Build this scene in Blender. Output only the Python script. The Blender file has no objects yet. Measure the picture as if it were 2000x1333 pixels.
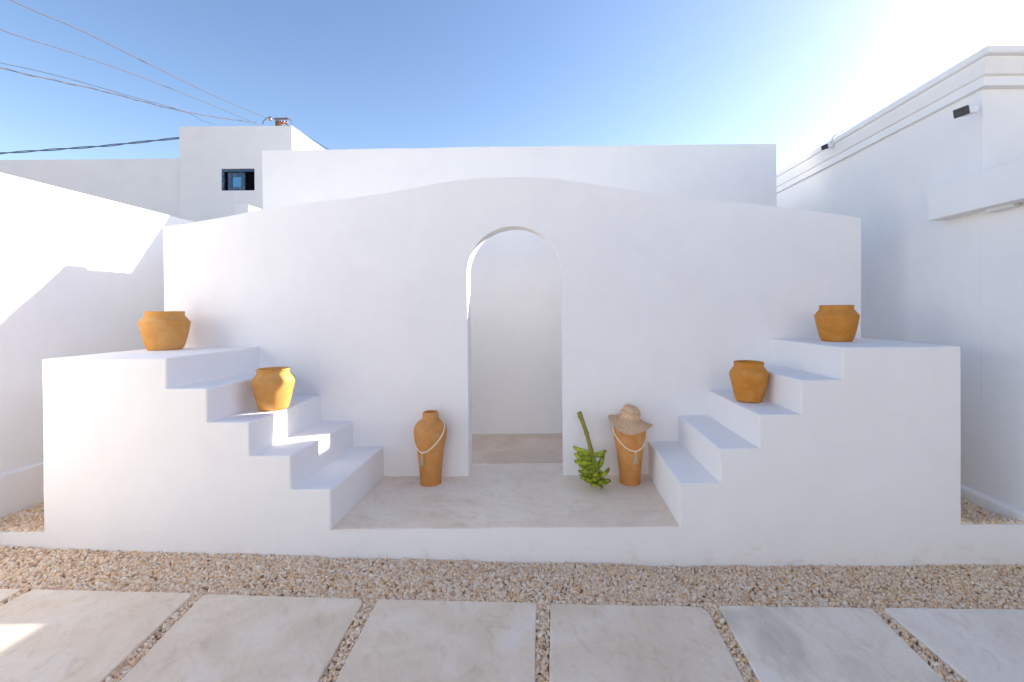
import bpy, bmesh, math, random
import numpy as np
from mathutils import Vector, Matrix, noise

random.seed(7)
rng = np.random.default_rng(11)
R = math.radians
scene = bpy.context.scene
col = scene.collection

# ------------------------------------------------------------------ camera
F = 889.0                                   # focal length in pixels of a 2000 px wide frame
cam_d = bpy.data.cameras.new('camera')
cam_d.sensor_width = 36.0
cam_d.lens = F / 2000.0 * 36.0
cam_d.shift_x = (1000.0 - 1070.97) / 2000.0
cam_d.shift_y = -(666.5 - 611.46) / 2000.0
cam_d.clip_start = 0.05
cam_d.clip_end = 2000
cam = bpy.data.objects.new('camera', cam_d)
col.objects.link(cam)
yaw, pitch, roll = 0.0009, -0.0037, -0.0078
cam.matrix_world = (Matrix.Translation((0, -2.7343, 1.3075)) @ Matrix.Rotation(-yaw, 4, 'Z')
                    @ Matrix.Rotation(math.pi / 2 + pitch, 4, 'X') @ Matrix.Rotation(roll, 4, 'Z'))
scene.camera = cam

# ------------------------------------------------------------------ world, sun, exposure
SUN_TO = Vector((1.0, 0.416, 0.598)).normalized()      # towards the sun
sun_el = math.asin(SUN_TO.z)
sun_az = math.atan2(SUN_TO.x, SUN_TO.y)
SKY_GAMMA, SKY_SAT = 1.10, 1.10
world = bpy.data.worlds.new('World')
scene.world = world
world.use_nodes = True
wn, wl = world.node_tree.nodes, world.node_tree.links
wn.clear()
sky = wn.new('ShaderNodeTexSky')
sky.sky_type = 'NISHITA'
sky.sun_disc = False
sky.sun_elevation = sun_el
sky.sun_rotation = sun_az
sky.altitude = 0
sky.air_density = 1.0
sky.dust_density = 0.6
sky.ozone_density = 2.0
bg = wn.new('ShaderNodeBackground')
bg.inputs['Strength'].default_value = 0.076
wo = wn.new('ShaderNodeOutputWorld')
sky_g = wn.new('ShaderNodeGamma'); sky_g.inputs['Gamma'].default_value = SKY_GAMMA
sky_s = wn.new('ShaderNodeHueSaturation'); sky_s.inputs['Saturation'].default_value = SKY_SAT
wl.new(sky.outputs[0], sky_g.inputs['Color']); wl.new(sky_g.outputs[0], sky_s.inputs['Color'])
sky_t = wn.new('ShaderNodeMix'); sky_t.data_type = 'RGBA'; sky_t.blend_type = 'MULTIPLY'      # hazy coastal air: less violet, a little warmer
sky_t.inputs[0].default_value = 1.0; sky_t.inputs[7].default_value = (1.17, 0.955, 0.865, 1)
wl.new(sky_s.outputs[0], sky_t.inputs[6]); wl.new(sky_t.outputs[2], bg.inputs['Color'])
wl.new(bg.outputs[0], wo.inputs['Surface'])
sun_d = bpy.data.lights.new('sun', 'SUN')
sun_d.energy = 4.35
sun_d.angle = R(0.53)
sun_d.color = (1.0, 0.93, 0.83)
sun = bpy.data.objects.new('sun', sun_d)
col.objects.link(sun)
sun.rotation_euler = (-SUN_TO).to_track_quat('-Z', 'Y').to_euler()
scene.view_settings.view_transform = 'Standard'
scene.view_settings.look = 'None'
scene.view_settings.gamma = 1
scene.view_settings.use_curve_mapping = False
scene.view_settings.exposure = 1.80
scene.cycles.max_bounces = 16
scene.cycles.diffuse_bounces = 12
scene.cycles.sample_clamp_indirect = 6

# ------------------------------------------------------------------ materials
def new_mat(name, rough=0.85, spec=0.25):
    m = bpy.data.materials.new(name)
    m.use_nodes = True
    n, l = m.node_tree.nodes, m.node_tree.links
    b = n['Principled BSDF']
    b.inputs['Roughness'].default_value = rough
    b.inputs['Specular IOR Level'].default_value = spec
    return m, n, l, b

def pos_node(n, l, scale=(1, 1, 1), rot=(0, 0, 0), obj=False):
    mp = n.new('ShaderNodeMapping')
    mp.inputs['Scale'].default_value = scale
    mp.inputs['Rotation'].default_value = rot
    if obj:
        t = n.new('ShaderNodeTexCoord'); l.new(t.outputs['Object'], mp.inputs['Vector'])
    else:
        g = n.new('ShaderNodeNewGeometry'); l.new(g.outputs['Position'], mp.inputs['Vector'])
    return mp

def noise_tex(n, l, vec, scale, detail=4, rough=0.55, dist=0.0):
    t = n.new('ShaderNodeTexNoise')
    t.inputs['Scale'].default_value = scale
    t.inputs['Detail'].default_value = detail
    t.inputs['Roughness'].default_value = rough
    t.inputs['Distortion'].default_value = dist
    l.new(vec.outputs[0], t.inputs['Vector'])
    return t

def ramp(n, l, fac, stops):
    r = n.new('ShaderNodeValToRGB')
    e = r.color_ramp.elements
    while len(e) > 1: e.remove(e[-1])
    e[0].position, e[0].color = stops[0][0], (*stops[0][1], 1)
    for p, c in stops[1:]:
        x = e.new(p); x.color = (*c, 1)
    l.new(fac, r.inputs['Fac'])
    return r

def mix(n, l, fac, a, b, mode='MIX'):
    m = n.new('ShaderNodeMix'); m.data_type = 'RGBA'; m.blend_type = mode
    for sock, v in ((m.inputs[0], fac), (m.inputs[6], a), (m.inputs[7], b)):
        if isinstance(v, (int, float)): sock.default_value = v
        elif isinstance(v, tuple): sock.default_value = (*v, 1)
        else: l.new(v, sock)
    return m.outputs[2]

def bump(n, l, b, h, strength, dist, prev=None):
    bp = n.new('ShaderNodeBump')
    bp.inputs['Strength'].default_value = strength
    bp.inputs['Distance'].default_value = dist
    l.new(h, bp.inputs['Height'])
    if prev is not None: l.new(prev.outputs[0], bp.inputs['Normal'])
    l.new(bp.outputs[0], b.inputs['Normal'])
    return bp

def plaster(name, c1, c2, rough=0.8, dirt=False):
    m, n, l, b = new_mat(name, rough, 0.2)
    p = pos_node(n, l)
    t1 = noise_tex(n, l, p, 1.6, 6, 0.6, 0.6)
    r1 = ramp(n, l, t1.outputs['Fac'], [(0.3, c1), (0.7, c2)])
    c = r1.outputs[0]
    # faint trowel swipes
    p2 = pos_node(n, l, (1.0, 1.0, 0.7), (0.2, 0.5, 0.3))
    t2 = noise_tex(n, l, p2, 5.0, 5, 0.65, 1.5)
    r2 = ramp(n, l, t2.outputs['Fac'], [(0.42, (1, 1, 1)), (0.78, (0.975, 0.973, 0.975))])
    c = mix(n, l, 1.0, c, r2.outputs[0], 'MULTIPLY')
    if dirt:                                   # splash marks and scuffs low on the wall, near the gravel
        g = n.new('ShaderNodeNewGeometry')
        sx = n.new('ShaderNodeSeparateXYZ'); l.new(g.outputs['Position'], sx.inputs[0])
        mr = n.new('ShaderNodeMapRange'); mr.inputs[1].default_value = -0.04; mr.inputs[2].default_value = -0.24
        l.new(sx.outputs['Z'], mr.inputs[0])
        t3 = noise_tex(n, l, pos_node(n, l, (1, 1, 2.2)), 7.0, 8, 0.7)
        r3 = ramp(n, l, t3.outputs['Fac'], [(0.53, (0, 0, 0)), (0.75, (1, 1, 1))])
        mu = n.new('ShaderNodeMath'); mu.operation = 'MULTIPLY'; mu.use_clamp = True
        l.new(mr.outputs[0], mu.inputs[0]); l.new(r3.outputs[0], mu.inputs[1])
        c = mix(n, l, mu.outputs[0], c, (0.62, 0.55, 0.45))
    l.new(c, b.inputs['Base Color'])
    bp = bump(n, l, b, t2.outputs['Fac'], 0.10, 0.003)
    t4 = noise_tex(n, l, p, 90.0, 3, 0.6)
    bump(n, l, b, t4.outputs['Fac'], 0.12, 0.0015, bp)
    return m

M_WALL = plaster('white_plaster', (0.83, 0.815, 0.81), (0.86, 0.85, 0.845), dirt=True)
M_WALL2 = plaster('white_painted_plaster', (0.82, 0.815, 0.815), (0.85, 0.85, 0.845))
M_FAR = plaster('off_white_render', (0.74, 0.74, 0.75), (0.79, 0.79, 0.79))

def cement(name, base, dark, light, seed=0.0, rough=0.45, obj=False, scale=1.0):
    m, n, l, b = new_mat(name, rough, 0.4)
    p = pos_node(n, l, (scale, scale, scale), (0, 0, 0.4 + seed))
    p.inputs['Location'].default_value = (seed * 7, seed * 3, 0)
    if obj:                                    # every slab gets its own cloudiness
        oi = n.new('ShaderNodeObjectInfo')
        ad = n.new('ShaderNodeVectorMath'); ad.operation = 'ADD'
        sc = n.new('ShaderNodeVectorMath'); sc.operation = 'SCALE'; sc.inputs['Scale'].default_value = 37.0
        cb = n.new('ShaderNodeCombineXYZ')
        l.new(oi.outputs['Random'], cb.inputs[0]); l.new(oi.outputs['Random'], cb.inputs[1])
        l.new(cb.outputs[0], sc.inputs[0]); l.new(p.outputs[0], ad.inputs[0]); l.new(sc.outputs[0], ad.inputs[1])
        p = ad
    t1 = noise_tex(n, l, p, 2.2, 8, 0.6, 1.2)
    r1 = ramp(n, l, t1.outputs['Fac'], [(0.32, dark), (0.5, base), (0.68, light)])
    st = n.new('ShaderNodeMapping'); st.inputs['Scale'].default_value = (1.0, 1.7, 1.0); st.inputs['Rotation'].default_value = (0, 0, 0.5)
    l.new(p.outputs[0], st.inputs[0])
    t2 = noise_tex(n, l, st, 6.0, 9, 0.7, 1.6)
    r2 = ramp(n, l, t2.outputs['Fac'], [(0.38, (1, 1, 1)), (0.52, (0.99, 0.975, 0.96)), (0.70, (0.80, 0.77, 0.72))])
    c = mix(n, l, 0.8, r1.outputs[0], r2.outputs[0], 'MULTIPLY')
    t3 = noise_tex(n, l, st, 3.4, 10, 0.72, 2.5)
    r3 = ramp(n, l, t3.outputs['Fac'], [(0.6, (0, 0, 0)), (0.72, (1, 1, 1))])
    mf = n.new('ShaderNodeMath'); mf.operation = 'MULTIPLY'; mf.inputs[1].default_value = 0.6
    l.new(r3.outputs[0], mf.inputs[0])
    c = mix(n, l, mf.outputs[0], c, light)
    t5 = noise_tex(n, l, p, 60.0, 4, 0.7)
    r5 = ramp(n, l, t5.outputs['Fac'], [(0.3, (0.93, 0.93, 0.93)), (0.6, (1, 1, 1))])
    c = mix(n, l, 1.0, c, r5.outputs[0], 'MULTIPLY')
    l.new(c, b.inputs['Base Color'])
    rr = ramp(n, l, t1.outputs['Fac'], [(0.3, (rough - .1,) * 3), (0.7, (rough + .15,) * 3)])
    l.new(rr.outputs[0], b.inputs['Roughness'])
    bump(n, l, b, t2.outputs['Fac'], 0.05, 0.002)
    return m

M_FLOOR = cement('polished_cement', (0.83, 0.715, 0.585), (0.755, 0.645, 0.51), (0.86, 0.785, 0.68))
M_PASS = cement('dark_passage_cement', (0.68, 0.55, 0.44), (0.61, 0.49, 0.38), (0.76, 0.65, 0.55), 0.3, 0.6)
M_SLAB = cement('paving_cement', (0.77, 0.64, 0.50), (0.69, 0.575, 0.44), (0.82, 0.73, 0.63), 0.7, 0.42, True)
M_SLAB2 = cement('veined_paving_stone', (0.81, 0.72, 0.61), (0.62, 0.555, 0.47), (0.84, 0.79, 0.72), 1.1, 0.42, True)
M_SLAB3 = cement('pale_paving_stone', (0.83, 0.76, 0.69), (0.76, 0.70, 0.63), (0.85, 0.81, 0.77), 1.5, 0.42, True)

def clay(name, base, dark, light, base_dark=0.0):
    m, n, l, b = new_mat(name, 0.8, 0.2)
    p = pos_node(n, l, obj=True)
    t1 = noise_tex(n, l, p, 9.0, 6, 0.6, 0.8)
    r1 = ramp(n, l, t1.outputs['Fac'], [(0.3, dark), (0.5, base), (0.72, light)])
    p2 = pos_node(n, l, (1, 1, 14), obj=True)             # wheel-thrown rings
    t2 = noise_tex(n, l, p2, 9.0, 4, 0.6)
    r2 = ramp(n, l, t2.outputs['Fac'], [(0.35, (0.90, 0.88, 0.86)), (0.6, (1, 1, 1))])
    c = mix(n, l, 0.8, r1.outputs[0], r2.outputs[0], 'MULTIPLY')
    t3 = noise_tex(n, l, p, 42.0, 5, 0.7)
    r3 = ramp(n, l, t3.outputs['Fac'], [(0.62, (0, 0, 0)), (0.75, (1, 1, 1))])
    mf = n.new('ShaderNodeMath'); mf.operation = 'MULTIPLY'; mf.inputs[1].default_value = 0.35
    l.new(r3.outputs[0], mf.inputs[0])
    c = mix(n, l, mf.outputs[0], c, light)
    if base_dark:                                          # darker and redder towards the foot of the urns
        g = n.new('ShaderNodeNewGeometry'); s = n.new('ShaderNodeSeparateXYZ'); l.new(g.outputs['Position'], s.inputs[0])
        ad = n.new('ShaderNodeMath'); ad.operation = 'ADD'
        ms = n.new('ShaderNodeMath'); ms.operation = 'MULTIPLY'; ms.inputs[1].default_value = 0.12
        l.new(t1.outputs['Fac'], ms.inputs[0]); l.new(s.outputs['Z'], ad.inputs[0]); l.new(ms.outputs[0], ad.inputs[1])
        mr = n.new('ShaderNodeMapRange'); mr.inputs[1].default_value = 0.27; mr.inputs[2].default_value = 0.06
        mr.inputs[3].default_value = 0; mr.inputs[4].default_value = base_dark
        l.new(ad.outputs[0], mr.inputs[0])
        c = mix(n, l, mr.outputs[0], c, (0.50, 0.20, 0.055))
    l.new(c, b.inputs['Base Color'])
    bp = bump(n, l, b, t2.outputs['Fac'], 0.35, 0.003)
    bump(n, l, b, t3.outputs['Fac'], 0.25, 0.0015, bp)
    return m
M_CLAY_L = clay('ochre_clay', (0.62, 0.305, 0.085), (0.57, 0.265, 0.068), (0.66, 0.37, 0.15))
M_CLAY_R = clay('orange_clay', (0.56, 0.235, 0.042), (0.49, 0.19, 0.032), (0.60, 0.30, 0.09))
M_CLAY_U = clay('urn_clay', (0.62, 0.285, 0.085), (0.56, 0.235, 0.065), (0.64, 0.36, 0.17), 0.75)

def simple(name, c1, c2=None, rough=0.7, spec=0.3, scale=20, stretch=(1, 1, 1), bmp=0.0, metal=0):
    m, n, l, b = new_mat(name, rough, spec)
    b.inputs['Metallic'].default_value = metal
    p = pos_node(n, l, stretch, obj=True)
    t = noise_tex(n, l, p, scale, 5, 0.6, 0.4)
    r = ramp(n, l, t.outputs['Fac'], [(0.35, c1), (0.65, c2 or c1)])
    l.new(r.outputs[0], b.inputs['Base Color'])
    if bmp: bump(n, l, b, t.outputs['Fac'], bmp, 0.002)
    return m
M_ROPE = simple('cream_cotton_rope', (0.86, 0.77, 0.62), (0.78, 0.67, 0.51), 0.9, 0.1, 120, bmp=0.6)
M_TASSEL = simple('tan_raffia', (0.68, 0.54, 0.38), (0.52, 0.38, 0.24), 0.9, 0.1, 80, (6, 6, 0.6), 0.6)
M_STALK = simple('banana_stalk', (0.22, 0.22, 0.03), (0.30, 0.23, 0.05), 0.6, 0.3, 30, (1, 1, 1), 0.5)
M_BLACK = simple('black_plastic', (0.02, 0.022, 0.03), (0.03, 0.032, 0.04), 0.35, 0.5)
M_WHITEP = simple('white_plastic', (0.75, 0.76, 0.78), (0.78, 0.79, 0.80), 0.45, 0.4)
M_STEEL = simple('grey_steel', (0.35, 0.36, 0.38), (0.30, 0.31, 0.33), 0.4, 0.5, metal=0.8)
M_WIRE_D = simple('dark_cable', (0.03, 0.05, 0.09), (0.05, 0.07, 0.11), 0.6, 0.3)
M_WIRE_G = simple('weathered_grey_cable', (0.085, 0.08, 0.09), (0.06, 0.06, 0.07), 0.6, 0.3)
M_POLE = simple('weathered_wood', (0.20, 0.12, 0.08), (0.12, 0.08, 0.06), 0.9, 0.1, 14, (4, 4, 0.5), 0.5)
M_CERAM = simple('brown_insulator_glaze', (0.30, 0.10, 0.05), (0.22, 0.08, 0.04), 0.2, 0.6)
M_SPLICE = simple('galvanised_sleeve', (0.07, 0.072, 0.08), (0.05, 0.052, 0.06), 0.7, 0.2)
M_FIXT = simple('brass_light_rim', (0.50, 0.49, 0.42), (0.44, 0.43, 0.36), 0.4, 0.5)
M_DARKROOM = simple('unlit_room', (0.004, 0.004, 0.01), (0.006, 0.006, 0.012), 0.9, 0.1)
M_DIRT = simple('bare_sandy_soil', (0.40, 0.32, 0.24), (0.50, 0.42, 0.33), 0.95, 0.1, 0.6)

# straw hat : spiral braid
m, n, l, b = new_mat('woven_straw', 0.9, 0.1)
p = pos_node(n, l, obj=True)
wv = n.new('ShaderNodeTexWave'); wv.wave_type = 'RINGS'; wv.rings_direction = 'Z'
wv.inputs['Scale'].default_value = 45; wv.inputs['Distortion'].default_value = 1.5; wv.inputs['Detail'].default_value = 3
l.new(p.outputs[0], wv.inputs['Vector'])
t = noise_tex(n, l, p, 60, 4, 0.7)
r = ramp(n, l, t.outputs['Fac'], [(0.3, (0.54, 0.34, 0.20)), (0.5, (0.66, 0.44, 0.275)), (0.7, (0.73, 0.52, 0.35))])
r2 = ramp(n, l, wv.outputs['Fac'], [(0.2, (0.86, 0.84, 0.82)), (0.6, (1, 1, 1))])
l.new(mix(n, l, 1.0, r.outputs[0], r2.outputs[0], 'MULTIPLY'), b.inputs['Base Color'])
bump(n, l, b, wv.outputs['Fac'], 0.5, 0.0015)
M_STRAW = m

# green banana skin: tips and ridges darker, scattered brown freckles
m, n, l, b = new_mat('green_banana_skin', 0.45, 0.4)
tc = n.new('ShaderNodeTexCoord')
oi = n.new('ShaderNodeObjectInfo')
mp = pos_node(n, l, obj=True)
ad = n.new('ShaderNodeVectorMath'); ad.operation = 'ADD'
l.new(mp.outputs[0], ad.inputs[0]); l.new(oi.outputs['Random'], ad.inputs[1])
t = noise_tex(n, l, ad, 45, 5, 0.6)
r = ramp(n, l, t.outputs['Fac'], [(0.3, (0.25, 0.34, 0.018)), (0.5, (0.38, 0.46, 0.028)), (0.7, (0.55, 0.57, 0.07))])
t2 = noise_tex(n, l, ad, 160, 4, 0.7)
r2 = ramp(n, l, t2.outputs['Fac'], [(0.66, (0, 0, 0)), (0.76, (1, 1, 1))])
at = n.new('ShaderNodeAttribute'); at.attribute_name = 'tip'
c = mix(n, l, r2.outputs[0], r.outputs[0], (0.11, 0.09, 0.02))
c = mix(n, l, at.outputs['Fac'], c, (0.05, 0.045, 0.015))
hs = n.new('ShaderNodeHueSaturation'); mr_ = n.new('ShaderNodeMapRange'); mr_.inputs[3].default_value = 0.55; mr_.inputs[4].default_value = 1.25
l.new(oi.outputs['Random'], mr_.inputs[0]); l.new(mr_.outputs[0], hs.inputs['Value']); l.new(c, hs.inputs['Color'])
l.new(hs.outputs[0], b.inputs['Base Color'])
M_BAN = m

# gravel: colour per stone
m, n, l, b = new_mat('crushed_stone', 0.85, 0.2)
g = n.new('ShaderNodeNewGeometry')
r = ramp(n, l, g.outputs['Random Per Island'], [(0.0, (0.50, 0.34, 0.22)), (0.04, (0.76, 0.54, 0.37)), (0.3, (0.86, 0.66, 0.46)),
      (0.55, (0.88, 0.73, 0.56)), (0.8, (0.87, 0.78, 0.66)), (0.93, (0.80, 0.54, 0.34)), (0.985, (0.78, 0.50, 0.24)), (1.0, (0.78, 0.58, 0.30))])
p = pos_node(n, l)
t = noise_tex(n, l, p, 130, 4, 0.7)
r2 = ramp(n, l, t.outputs['Fac'], [(0.3, (0.82, 0.80, 0.78)), (0.65, (1, 1, 1))])
l.new(mix(n, l, 1.0, r.outputs[0], r2.outputs[0], 'MULTIPLY'), b.inputs['Base Color'])
bump(n, l, b, t.outputs['Fac'], 0.5, 0.002)
M_GRAVEL = m
M_BED = simple('gravel_bed', (0.46, 0.33, 0.23), (0.60, 0.46, 0.34), 0.95, 0.1, 70, bmp=0.8)

# patterned window frame
m, n, l, b = new_mat('patterned_navy_tile', 0.3, 0.5)
p = pos_node(n, l, obj=True)
vo = n.new('ShaderNodeTexVoronoi'); vo.inputs['Scale'].default_value = 22
l.new(p.outputs[0], vo.inputs['Vector'])
r = ramp(n, l, vo.outputs['Distance'], [(0.0, (0.35, 0.45, 0.55)), (0.16, (0.22, 0.32, 0.42)), (0.26, (0.03, 0.07, 0.14)), (1.0, (0.015, 0.05, 0.11))])
l.new(r.outputs[0], b.inputs['Base Color'])
M_TILE = m
m, n, l, b = new_mat('window_glass', 0.03, 0.5)
b.inputs['Base Color'].default_value = (0.10, 0.25, 0.36, 1)
b.inputs['Metallic'].default_value = 0.6
M_GLASS = m

# ------------------------------------------------------------------ helpers
def wob(v, amp=0.0022):
    """slow hand-plastered unevenness, a function of the place only"""
    q = Vector(v) * 1.9
    d = Vector((noise.noise(q), noise.noise(q + Vector((31, 7, 3))), noise.noise(q + Vector((5, 19, 41)))))
    q2 = Vector(v) * 7.0
    d += 0.35 * Vector((noise.noise(q2), noise.noise(q2 + Vector((31, 7, 3))), noise.noise(q2 + Vector((5, 19, 41)))))
    return d * amp * 2

def obj(name, bm, m, parent=None, smooth=False, bevel=0.0, seg=2):
    if isinstance(bm, bmesh.types.BMesh):
        me = bpy.data.meshes.new(name); bm.to_mesh(me); bm.free()
    else:
        me = bm
    o = bpy.data.objects.new(name, me)
    if m is not None and not me.materials: me.materials.append(m)
    col.objects.link(o)
    if parent is not None: o.parent = parent
    if smooth:
        for p_ in me.polygons: p_.use_smooth = True
    if bevel:
        md = o.modifiers.new('round', 'BEVEL'); md.width = bevel; md.segments = seg
        md.limit_method = 'ANGLE'; md.angle_limit = R(40); md.harden_normals = False
    return o

def thing(name, label, cat, loc=(0, 0, 0), rot=(0, 0, 0), group=None):
    o = bpy.data.objects.new(name, None)
    o.empty_display_size = 0.1
    col.objects.link(o); o.location = loc; o.rotation_euler = rot
    return tag(o, label, cat, group)

def tag(o, label, cat, group=None):
    o['label'] = label; o['category'] = cat
    if group: o['group'] = group
    return o

def box_bm(x0, x1, y0, y1, z0, z1, bm=None, skip=()):
    bm = bm or bmesh.new()
    v = [bm.verts.new((x, y, z)) for z in (z0, z1) for y in (y0, y1) for x in (x0, x1)]
    fs = {'b': (0, 2, 3, 1), 't': (4, 5, 7, 6), 'f': (0, 1, 5, 4), 'k': (2, 6, 7, 3), 'l': (0, 4, 6, 2), 'r': (1, 3, 7, 5)}
    for k, f in fs.items():
        if k not in skip: bm.faces.new([v[i] for i in f])
    return bm

def prism_xz(pts, y0, y1, bm=None):
    """polygon in x,z (counter-clockwise seen from -y) extruded along y"""
    bm = bm or bmesh.new()
    a = [bm.verts.new((x, y0, z)) for x, z in pts]
    c = [bm.verts.new((x, y1, z)) for x, z in pts]
    bm.faces.new(a); bm.faces.new(list(reversed(c)))
    k = len(pts)
    for i in range(k):
        j = (i + 1) % k
        bm.faces.new((a[i], c[i], c[j], a[j]))
    return bm

def densify(bm, maxlen=0.3, amp=0.0022):
    for _ in range(6):
        es = [e for e in bm.edges if e.calc_length() > maxlen]
        if not es: break
        bmesh.ops.subdivide_edges(bm, edges=es, cuts=1, use_grid_fill=True)
    for v in bm.verts: v.co += wob(v.co, amp)
    return bm

def lathe(profile, seg=56, wobble=0.0, seed=0):
    bm = bmesh.new(); rings = []
    for (r_, z) in profile:
        if r_ < 1e-5:
            rings.append([bm.verts.new((0, 0, z))]); continue
        ring = []
        for i in range(seg):
            a = 2 * math.pi * i / seg
            d = wobble * (noise.noise(Vector((math.cos(a) * 1.3, math.sin(a) * 1.3, z * 7 + seed))))
            ring.append(bm.verts.new(((r_ + d) * math.cos(a), (r_ + d) * math.sin(a), z)))
        rings.append(ring)
    for A, B in zip(rings, rings[1:]):
        if len(A) == 1 and len(B) > 1:
            for i in range(seg): bm.faces.new((A[0], B[(i + 1) % seg], B[i]))
        elif len(B) == 1 and len(A) > 1:
            for i in range(seg): bm.faces.new((A[i], A[(i + 1) % seg], B[0]))
        else:
            for i in range(seg):
                j = (i + 1) % seg
                bm.faces.new((A[i], A[j], B[j], B[i]))
    bmesh.ops.recalc_face_normals(bm, faces=bm.faces)
    return bm

def tube(pts, rad, sides=8, closed=False, bm=None, caps=True):
    bm = bm or bmesh.new()
    pts = [Vector(p_) for p_ in pts]; k = len(pts)
    rads = rad if isinstance(rad, (list, tuple)) else [rad] * k
    rings = []; up = None
    for i, p_ in enumerate(pts):
        if closed: t_ = pts[(i + 1) % k] - pts[i - 1]
        else: t_ = pts[min(i + 1, k - 1)] - pts[max(i - 1, 0)]
        t_.normalize()
        if up is None:
            up = Vector((0, 0, 1)) if abs(t_.z) < 0.9 else Vector((1, 0, 0))
        s_ = t_.cross(up).normalized(); up = s_.cross(t_).normalized()
        rings.append([bm.verts.new(p_ + float(rads[i]) * (math.cos(2 * math.pi * j / sides) * s_ + math.sin(2 * math.pi * j / sides) * up)) for j in range(sides)])
    rng_ = range(k) if closed else range(k - 1)
    for i in rng_:
        A, B = rings[i], rings[(i + 1) % k]
        for j in range(sides):
            bm.faces.new((A[j], A[(j + 1) % sides], B[(j + 1) % sides], B[j]))
    if caps and not closed:
        bm.faces.new(list(reversed(rings[0]))); bm.faces.new(rings[-1])
    bmesh.ops.recalc_face_normals(bm, faces=bm.faces)
    return bm

def interp(pts, x):
    return float(np.interp(x, [a for a, _ in pts], [b_ for _, b_ in pts]))

def sinterp(pts, x):
    """smooth (Catmull-Rom) interpolation through points"""
    xs = [a for a, _ in pts]; ys = [b_ for _, b_ in pts]
    if x <= xs[0]: return ys[0]
    if x >= xs[-1]: return ys[-1]
    i = max(j for j in range(len(xs) - 1) if xs[j] <= x)
    def slope(j):
        if j == 0: return (ys[1] - ys[0]) / (xs[1] - xs[0])
        if j == len(xs) - 1: return (ys[-1] - ys[-2]) / (xs[-1] - xs[-2])
        return (ys[j + 1] - ys[j - 1]) / (xs[j + 1] - xs[j - 1])
    h = xs[i + 1] - xs[i]; t_ = (x - xs[i]) / h
    return ((2*t_**3 - 3*t_**2 + 1) * ys[i] + (t_**3 - 2*t_**2 + t_) * h * slope(i)
            + (-2*t_**3 + 3*t_**2) * ys[i + 1] + (t_**3 - t_**2) * h * slope(i + 1))

# ------------------------------------------------------------------ ground
XL, XR = -3.044, 2.485            # outer faces of the stair blocks
YW, YWB = 0.875, 1.035            # arched wall front / back
YB = 2.15                         # tall back wall front
WLX, WRX = -3.58, 2.90            # side walls
bm = bmesh.new()
S = 400
vs = [bm.verts.new(v) for v in ((-S, -S, -0.42), (S, -S, -0.42), (S, S, -0.42), (-S, S, -0.42))]
bm.faces.new(vs)
o = obj('ground', bm, M_DIRT); o['kind'] = 'structure'

GW = [(-4, -0.06), (-3.3, -0.078), (-3.0, -0.100), (-2.38, -0.125), (-1.15, -0.172), (0.08, -0.213), (0.7, -0.234), (1.62, -0.247), (2.55, -0.243), (3, -0.25)]
def z_slab(x): return -0.145 - 0.024 * x
def z_grav(x, y):
    if 0.005 < y <= 0.07: return 0.004
    if y > 0.07: return -0.006 if x < 0 else -0.020
    w = min(max((y + 0.46) / 0.46, 0), 1)
    return interp(GW, x) * w + (z_slab(x) - 0.014) * (1 - w) + 0.008 * noise.noise(Vector((x * 2.2, y * 4, 0)))

bm = bmesh.new()
NX, NY = 90, 60
grid = []
for j in range(NY + 1):
    y = -2.4 + 2.46 * (j / NY)
    row = []
    for i in range(NX + 1):
        x = WLX - 0.05 + (WRX - WLX + 0.1) * i / NX
        row.append(bm.verts.new((x, y, z_grav(x, min(y, 0.0)) - (0.014 if y > -1.75 else 0.004))))
    grid.append(row)
for j in range(NY):
    for i in range(NX):
        bm.faces.new((grid[j][i], grid[j][i + 1], grid[j + 1][i + 1], grid[j + 1][i]))
o = obj('gravel_bed', bm, M_BED, smooth=True); o['kind'] = 'structure'
bm = bmesh.new()
bm.faces.new([bm.verts.new(v) for v in ((-9, -7.2, -0.10), (WRX + .05, -7.2, -0.245), (WRX + .05, -2.39, -0.245), (-9, -2.39, -0.10))])
o = obj('unseen_courtyard_ground', bm, M_DIRT); o['kind'] = 'structure'  # unseen ground behind the camera, made darker to bounce less light

# ------------------------------------------------------------------ paving slabs (parts of the pavement)
pave = obj('pavement', box_bm(WLX + 0.02, WRX - 0.02, -1.72, -0.40, -0.36, -0.262), M_BED); pave['kind'] = 'structure'
slabs = [  # x front-left, x front-right, x near-left, x near-right (near = towards the camera), y front left/right
    (-3.52, -2.675, -3.52, -2.66, -0.418, -0.425, M_SLAB),
    (-2.632, -1.80, -2.62, -1.735, -0.424, -0.438, M_SLAB),
    (-1.747, -0.925, -1.665, -0.906, -0.440, -0.461, M_SLAB),
    (-0.862, -0.070, -0.838, -0.060, -0.463, -0.469, M_SLAB),
    (0.000, 0.775, -0.006, 0.768, -0.474, -0.482, M_SLAB),
    (0.836, 1.602, 0.828, 1.572, -0.470, -0.471, M_SLAB2),
    (1.658, 2.50, 1.676, 2.51, -0.469, -0.460, M_SLAB3)]
def rounded_quad(c, rads, k=5):
    out = []
    for i in range(4):
        p_, a, q = Vector(c[i]), Vector(c[i - 1]), Vector(c[(i + 1) % 4])
        r_ = rads[i]
        s0 = p_ + (a - p_).normalized() * r_; s1 = p_ + (q - p_).normalized() * r_
        for t_ in range(k + 1):
            u = t_ / k
            out.append((1 - u)**2 * s0 + 2 * u * (1 - u) * p_ + u * u * s1)
    return out
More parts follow.
